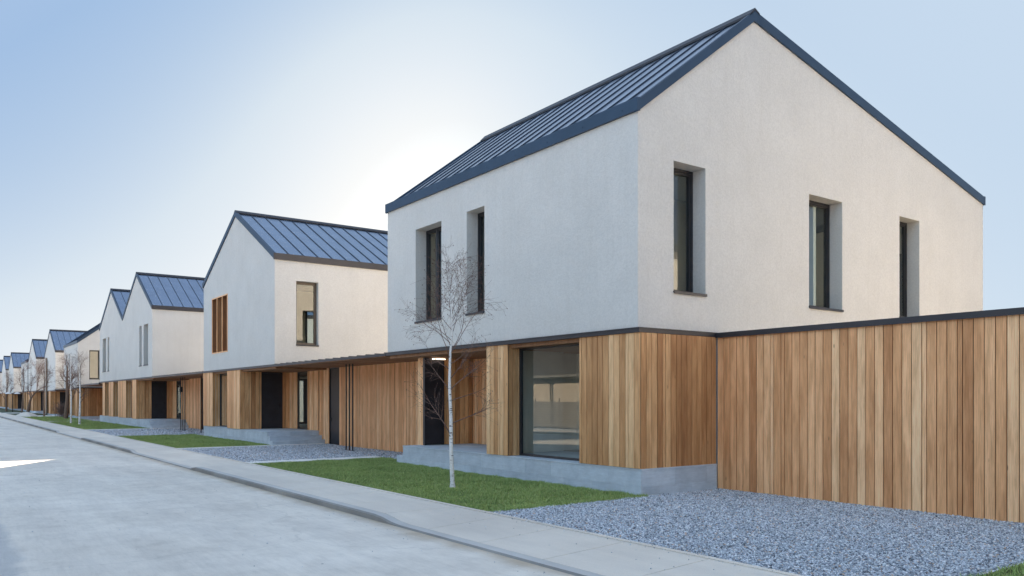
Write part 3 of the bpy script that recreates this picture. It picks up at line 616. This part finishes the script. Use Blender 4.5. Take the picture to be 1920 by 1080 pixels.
m = MB(); m.box(-6.2, -4.21, -80, 300, -.15, .05); st(m.build('pavement', 'walk'))
# front gardens
def bed(name, ya, yb, xa=7.04, xb=12.9, z=.0, mt='gravel'):
    m = MB(); m.box(xa, xb, ya, yb, -.155, z); return m.build(name, mt)
GR = [(3.85, 10.6, 'gravel_bed'), (22.85, 30.3, 'gravel_bed'), (42.3, 51.6, 'gravel_bed')]
for a, b, nme in GR: st(bed('gravel', a, b))
LW = [(-9, 3.85, 7.04, 12.8), (10.6, 22.18, 7.04, 11.25), (30.85, 42.3, 7.04, 10.75), (52.2, 72.5, 7.04, 10.9), (74.0, 93.0, 7.04, 10.9), (100, 117, 7.04, 10.7), (122, 190, 7.04, 10.7)]
for a, b, xa, xb in LW: st(bed('lawn', a, b, xa, xb, .0, 'turf'))
st(bed('gravel', 10.601, 22.849, 11.251, 12.9)); st(bed('gravel', 51.601, 300, 10.9, 12.9, -.01)); st(bed('gravel', -30, -9.01)); st(bed('gravel', 30.301, 42.299, 10.76, 12.9))
st(bed('path', 72.51, 73.99, 7.04, 10.9, .01, 'slab')); st(bed('path', 93.01, 99.99, 7.04, 10.9, .01, 'slab')); st(bed('path', 117.01, 121.99, 7.04, 10.9, .01, 'slab'))
# rows of pale stepping slabs beside the gravel drives
for ya, yb, xe in ((22.2, 22.83, 11.24), (30.32, 30.6, 12.7), (51.62, 52.18, 12.7)):
    m = MB(); x = 7.06
    while x < xe: m.box(x, min(xe, x + .985), ya, yb, -.1, .03); x += 1.0
    st(m.build('stepping_slabs', 'slab'))
m = MB(); m.box(-60, -6.21, -80, 300, -.15, -.02); st(m.build('gravel', 'gravel'))

# ------------------------------------------------------------------ loose stones and grass blades (uncountable: stuff)
rs = np.random.RandomState(3)
def raw_mesh(name, V, Fc, mt, smooth=False):
    me = bpy.data.meshes.new(name); k = Fc.shape[1]
    me.vertices.add(len(V)); me.vertices.foreach_set('co', V.astype(np.float32).ravel())
    me.loops.add(Fc.size); me.loops.foreach_set('vertex_index', Fc.astype(np.int32).ravel())
    me.polygons.add(len(Fc)); me.polygons.foreach_set('loop_start', np.arange(0, Fc.size, k, dtype=np.int32)); me.polygons.foreach_set('loop_total', np.full(len(Fc), k, dtype=np.int32))
    me.materials.append(M[mt]); me.update(calc_edges=True); o = bpy.data.objects.new(name, me); COL.objects.link(o); return o
def stones(name, areas, label, zb=.004):
    Vs = []; n = 0
    for xa, xb, ya, yb, dens, size in areas:
        c = int((xb - xa) * (yb - ya) * dens); P = np.stack([rs.uniform(xa, xb, c), rs.uniform(ya, yb, c), rs.uniform(0, .012, c) + zb], 1)
        base = np.array([(1, 0, 0), (0, 1, 0), (-1, 0, 0), (0, -1, 0), (0, 0, 1), (0, 0, -1)], float)
        sz = size * rs.uniform(.5, 1.25, (c, 1, 1)) * np.concatenate([np.ones((c, 1, 1)), rs.uniform(.5, .9, (c, 1, 1)), rs.uniform(.3, .6, (c, 1, 1))], 2)
        v = base[None] * sz * rs.uniform(.75, 1.25, (c, 6, 1))
        a = rs.uniform(0, 6.283, c); t = rs.normal(0, .45, c)
        ct, s_ = np.cos(t)[:, None], np.sin(t)[:, None]; x, y, z = v[..., 0].copy(), v[..., 1].copy(), v[..., 2].copy()
        x, z = x * ct - z * s_, x * s_ + z * ct; ca, sa = np.cos(a)[:, None], np.sin(a)[:, None]; x, y = x * ca - y * sa, x * sa + y * ca
        Vs.append(np.stack([x, y, z], 2) + P[:, None, :]); n += c
    V = np.concatenate(Vs).reshape(-1, 3); f = np.array([(0, 1, 4), (1, 2, 4), (2, 3, 4), (3, 0, 4), (1, 0, 5), (2, 1, 5), (3, 2, 5), (0, 3, 5)])
    Fc = (f[None] + (np.arange(n) * 6)[:, None, None]).reshape(-1, 3)
    o = raw_mesh(name, V, Fc, 'stones'); tag(o, label, 'gravel', kind='stuff')
stones('gravel_stones', [(7.06, 12.84, 3.9, 10.62, 2300, .0205)], 'loose blue grey gravel in front of the tall board fence')
stones('gravel_stones', [(6.0, 7.04, 3.9, 10.6, 9, .011), (6.85, 7.04, 3.9, 10.6, 60, .012)], 'stray gravel chips lying on the pavement edge', .055)
stones('gravel_stones', [(1.0, 5.4, 5, 26, 2.0, .010), (5.1, 5.49, 5, 26, 22, .008)], 'small stones and grit scattered on the concrete road', -.045)
stones('gravel_stones', [(7.06, 12.84, 22.85, 30.3, 650, .026), (11.25, 12.84, 20.4, 22.85, 650, .026)], 'loose grey gravel drive in front of the garage beside the nearest house')
stones('gravel_stones', [(7.06, 12.84, 42.3, 51.6, 220, .035)], 'loose grey gravel drive beside the third house')
def grass(areas, label):
    Vs = []
    for xa, xb, ya, yb, dens, h, w in areas:
        c = int((xb - xa) * (yb - ya) * dens)
        P = np.stack([rs.uniform(xa, xb, c), rs.uniform(ya, yb, c), np.zeros(c) - .005], 1)
        tuft = .8 + .35 * np.sin(P[:, 0] * 5.1 + np.sin(P[:, 1] * 3.3) * 2) * np.sin(P[:, 1] * 4.2 + P[:, 0])
        hh = h * rs.uniform(.6, 1.25, c) * tuft; a = rs.uniform(0, 6.283, c); ln = rs.normal(0, .5, (c, 2)) * hh[:, None]
        side = np.stack([np.cos(a), np.sin(a), np.zeros(c)], 1) * (w * rs.uniform(.6, 1.2, c))[:, None]
        mid = P + np.stack([ln[:, 0] * .35, ln[:, 1] * .35, hh * .6], 1); tip = P + np.stack([ln[:, 0], ln[:, 1], hh], 1)
        Vs.append(np.stack([P - side, P + side, mid + side * .8, mid - side * .8, tip], 1))
    V = np.concatenate(Vs); n = len(V); V = V.reshape(-1, 3)
    f = np.array([(0, 1, 2), (0, 2, 3), (3, 2, 4)]); Fc = (f[None] + (np.arange(n) * 5)[:, None, None]).reshape(-1, 3)
    o = raw_mesh('grass', V, Fc, 'blade'); tag(o, label, 'grass', kind='stuff')
grass([(7.03, 10.66, 10.62, 20.4, 3600, .06, .0042), (7.03, 11.2, 20.4, 22.2, 3300, .055, .0045), (10.3, 10.68, 10.55, 11.3, 2500, .085, .0045), (7.04, 10.72, 10.5, 10.68, 4500, .075, .0045), (7.0, 7.06, 10.6, 22.15, 6000, .055, .0045)], 'mown green lawn around the white birch trunk')
grass([(7.03, 10.68, 30.85, 42.3, 1300, .06, .008)], 'green lawn in front of the second house')
grass([(7.03, 10.68, 52.2, 72.5, 420, .065, .014), (7.03, 10.68, 74.0, 93.0, 260, .07, .02)], 'far green lawns in front of the third and fourth houses')
grass([(7.03, 12.8, -1, 3.84, 1500, .07, .005)], 'green lawn corner at the bottom right beyond the gravel')

# ------------------------------------------------------------------ trees
def tube_path(mb, pts, rad, n=6, mi=0):
    b0 = len(mb.v); prev = None
    for i, p in enumerate(pts):
        d = (pts[min(i + 1, len(pts) - 1)] - pts[max(i - 1, 0)]).normalized()
        a = (prev - d * prev.dot(d)).normalized() if prev is not None and (prev - d * prev.dot(d)).length > 1e-4 else d.orthogonal().normalized()
        prev = a; c = d.cross(a)
        for k in range(n):
            t = 2 * math.pi * k / n; mb.v.append(tuple(p + a * (math.cos(t) * rad[i]) + c * (math.sin(t) * rad[i])))
    for i in range(len(pts) - 1):
        for k in range(n):
            j = (k + 1) % n; mb.f.append((b0 + i * n + k, b0 + i * n + j, b0 + (i + 1) * n + j, b0 + (i + 1) * n + k)); mb.m.append(mi)
def branch(mb, r_, p, d, L, rad, lvl, up=.25, tr=None, twl=.34, buds=True, tmin=.0018):
    n = max(3, int(L / .09)); pts = [p.copy()]; rr = [rad]; d = d.normalized(); dirs = []
    for i in range(n):
        d = (d + Vector((r_.gauss(0, .09), r_.gauss(0, .09), r_.gauss(0, .05) + up * .12 * (1 if lvl < 2 else -.8)))).normalized()
        p = p + d * (L / n); pts.append(p.copy()); rr.append(max(tmin, rad * (1 - (i + 1) / n * .82))); dirs.append(d.copy())
    tube_path(mb, pts, rr, 5 if lvl < 2 else 3)
    if lvl < 3:
        k = int(L / ((.075 if buds else .085) if lvl == 0 else (.065 if buds else .075)))
        for q in range(k):
            t = r_.uniform(.12 if lvl else .22, .98); i = min(n - 1, int(t * n)); dd = dirs[i]
            o = dd.orthogonal().normalized(); o.rotate(Matrix.Rotation(r_.uniform(0, 6.283), 4, dd)); nd_ = (dd * r_.uniform(.55, 1.0) + o * r_.uniform(.5, .95)).normalized()
            if lvl == 0 and r_.random() < .38: branch(mb, r_, pts[i + 1], nd_, L * r_.uniform(.3, .55) * (1.05 - t * .5), rr[i + 1] * .6, 1, up, tr, twl, buds, tmin)
            else: branch(mb, r_, pts[i + 1], nd_, twl * r_.uniform(.35, 1.0) * (.7 if lvl > 1 else 1), max(tmin, rr[i + 1] * .45), 3 if lvl or r_.random() < .5 else 2, up, tr, twl, buds, tmin)
    if buds and lvl >= 2 and r_.random() < .45:
        q = pts[-1]; s = r_.uniform(.006, .011); b = len(mb.v)
        mb.v += [tuple(q + Vector(v) * s) for v in ((1, 0, 0), (0, 1, 0), (-1, 0, 0), (0, -1, 0), (0, 0, 1.2), (0, 0, -2))]
        for f in ((0, 1, 4), (1, 2, 4), (2, 3, 4), (3, 0, 4), (1, 0, 5), (2, 1, 5), (3, 2, 5), (0, 3, 5)): mb.f.append(tuple(b + i for i in f)); mb.m.append(0)
RT = Vector((.8099, -.5866, 0)); FW = Vector((.5866, .8099, 0))
def tree(name, loc, trunk, r0, brs, label, cat, seed, tm='bark', bm_='twig', group=None, **kw):
    """trunk: (lateral, height) pairs; brs: list of (height, azimuth deg from picture-right, elevation deg, length)"""
    h = empty(name, loc); tag(h, label, cat, group); r_ = random.Random(seed)
    pts = [Vector(RT * a) + Vector((0, 0, z)) for a, z in trunk]; fine = []; H = trunk[-1][1]
    for i in range(len(pts) - 1):
        for k in range(6): fine.append(pts[i].lerp(pts[i + 1], k / 6))
    fine.append(pts[-1])
    for _ in range(2): fine = [fine[0]] + [(fine[i - 1] + fine[i] * 2 + fine[i + 1]) / 4 for i in range(1, len(fine) - 1)] + [fine[-1]]
    rad = [max(.004, r0 * max(0, 1 - max(0, p.z) / H) ** .75 + (.25 * r0 if p.z < .06 else 0)) for p in fine]
    m = MB(); tube_path(m, fine, rad, 10); m.build('trunk', tm, h, True)
    c = MB()
    for z, az, el, L in brs:
        i = min(range(len(fine)), key=lambda k: abs(fine[k].z - z)); a = R(az)
        d = RT * (math.cos(a) * math.cos(R(el))) + FW * (math.sin(a) * math.cos(R(el))) + Vector((0, 0, math.sin(R(el))))
        branch(c, r_, fine[i], d, L, rad[i] * (.38 if kw.get('buds', True) else .5), 0, **kw)
    c.build('crown', bm_, h); return h
rb = random.Random(5); br = [(1.12, 176, 62, 1.25), (1.38, 8, 18, .95), (1.75, 12, 22, .8), (2.0, 5, 42, 1.1), (1.95, 165, 50, .8), (2.25, 25, 52, .9), (2.4, 190, 30, .75), (2.5, 340, 25, .7)]
for i in range(20): br.append((2.62 + 1.55 * i / 20, rb.uniform(0, 360), rb.uniform(38, 66), rb.uniform(.85, 1.25) * (1.1 - .4 * i / 20)))
for i in range(6): br.append((3.9 + .1 * i, rb.uniform(0, 360), rb.uniform(55, 80), rb.uniform(.4, .65)))
tree('birch_tree', (8.6, 13.94, 0), [(0, -.1), (0, 0), (-.03, .7), (-.035, 1.45), (-.065, 2.1), (-.05, 2.75), (-.01, 3.15), (-.02, 3.6), (-.07, 4.0), (-.05, 4.45)], .048, br,
     'slender bare birch with a white trunk, on the lawn in front of the nearest house', 'tree', 11)
def simple_brs(seed, z0, z1, n, L, el=(40, 70)):
    q = random.Random(seed); return [(z0 + (z1 - z0) * i / n, q.uniform(0, 360), q.uniform(*el), L * q.uniform(.7, 1.2) * (1.15 - .5 * i / n)) for i in range(n)]
KW = dict(twl=.5, buds=False, tmin=.004)
tree('birch_tree', (8.23, 66.7, 0), [(0, -.1), (0, 0), (.03, 2), (-.05, 4), (0, 5.6)], .07, simple_brs(21, 1.6, 4.6, 9, 1.2), 'thin bare birch on the third lawn, left one of the two white stems', 'tree', 21, group='young birches on the lawns', **KW)
tree('birch_tree', (8.38, 63.6, 0), [(0, -.1), (0, 0), (.05, 1.8), (.0, 4), (.1, 5.4)], .08, simple_brs(22, 1.6, 4.5, 9, 1.2), 'thin bare birch on the third lawn, right one of the two white stems', 'tree', 22, group='young birches on the lawns', **KW)
KW = dict(twl=.42, buds=False, tmin=.005)
tree('bare_tree', (9.7, 82.0, -.1), [(0, -.1), (0, 0), (.15, 2), (.1, 3.6), (.25, 5.6)], .2, simple_brs(23, 2.4, 5.0, 6, 1.9), 'bare thick brown trunk tree beside the fourth house', 'tree', 23, 'brownbark', 'twig', 'older bare trees further down the street', **KW)
tree('bare_tree', (9.3, 95.0, -.1), [(0, -.1), (0, 0), (-.1, 2), (.05, 4), (0, 5.8)], .10, simple_brs(24, 2.5, 5.2, 5, 1.9), 'bare upright tree in front of the fifth house side wall', 'tree', 24, 'brownbark', 'twig', 'older bare trees further down the street', **KW)
tree('bare_tree', (9.2, 112.0, -.1), [(0, -.1), (0, 0), (.4, 2), (1.3, 3), (2.6, 3.6)], .20, [(1.9, 150, 55, 2.2), (2.2, 170, 65, 4.4), (2.6, 60, 60, 3), (2.8, 130, 60, 3), (3.2, 20, 40, 2.5), (3.4, 10, 70, 3.2)], 'leaning gnarled bare tree with a bent trunk by the far garage', 'tree', 25, 'brownbark', 'twig', 'older bare trees further down the street', **KW)
tree('bare_tree', (9.1, 118.0, -.1), [(0, -.1), (0, 0), (.1, 2), (.3, 4), (.1, 6.6)], .10, simple_brs(26, 2.8, 6, 5, 2.1), 'tall bare tree left of the leaning one', 'tree', 26, 'brownbark', 'twig', 'older bare trees further down the street', **KW)
tree('bare_tree', (8.6, 136.0, -.1), [(0, -.1), (0, 0), (-.1, 2), (.1, 3.5), (0, 6)], .14, simple_brs(27, 1.8, 5.0, 6, 2.0), 'farthest bare street tree near the left edge', 'tree', 27, 'brownbark', 'twig', 'older bare trees further down the street', **KW)

r_ = random.Random(9); c = MB()
for i in range(46):
    a = r_.uniform(0, 6.283); branch(c, r_, Vector((r_.gauss(0, .25), r_.gauss(0, .5), 0)), Vector((math.cos(a) * .5, math.sin(a) * .5, 1)), r_.uniform(.8, 1.6), .01, 1, .2, None, .5, False, .006)
o = c.build('shrub', 'twig'); o.location = (10.2, 88.5, 0); tag(o, 'bare twiggy brown shrub beside the low stone plinth of the fourth house', 'shrub')
# sand heap on the far pavement
r_ = random.Random(4); vs_ = []; fs_ = []; N = 26; Kk = 9
for j in range(Kk):
    q = j / (Kk - 1)
    for i in range(N):
        a = 6.283 * i / N; rr = (1 - q) * (1 + .12 * math.sin(3 * a + 1) + .06 * math.sin(7 * a)); vs_.append((rr * math.cos(a) * 1.0, rr * math.sin(a) * 4.2, .42 * (1 - (1 - q) ** 1.6) * (1 + .1 * r_.uniform(-1, 1)) - .02))
for j in range(Kk - 1):
    for i in range(N): k = (i + 1) % N; fs_.append((j * N + i, j * N + k, (j + 1) * N + k, (j + 1) * N + i))
fs_.append(tuple((Kk - 1) * N + i for i in range(N)))
o = link('sand_heap', vs_, fs_, 'sand', smooth=True); o.location = (7.9, 97.0, .03); tag(o, 'low heap of pale sand beside the far pavement', 'sand heap')
# garden lamp with two white heads, far left
lp = empty('garden_lamp', (9.0, 131.0, 0)); tag(lp, 'dark lamp post with two white shades at the far left', 'lamp')
m = MB(); m.tube((0, 0, -.1), (0, 0, 2.6), .06, .04, 8); m.tube((0, 0, 2.45), (-.5, 0, 2.6), .03, .03, 6); m.tube((0, 0, 2.45), (.5, 0, 2.6), .03, .03, 6); m.build('post', 'steel', lp)
for sx in (-.55, .55):
    m = MB(); m.tube((sx, 0, 2.5), (sx, 0, 2.72), .42, .12, 14); m.build('lamp_shade', 'white', lp)
# slatted fence over the road (mirrored in the large window)
ff = empty('slat_fence', (-9.0, -12, 0)); tag(ff, 'dark horizontal slat fence across the road, seen only as a reflection in the large window', 'fence')
m = MB()
for i in range(11): m.box(-.02, .02, 0, 80, .05 + .145 * i, .178 + .145 * i)
m.build('slats', 'oldroof', ff)
for i in range(0, 33):
    m = MB(); m.box(-.08, -.025, i * 2.5 - .03, i * 2.5 + .03, -.1, 1.85); m.build('post', 'steel', ff)
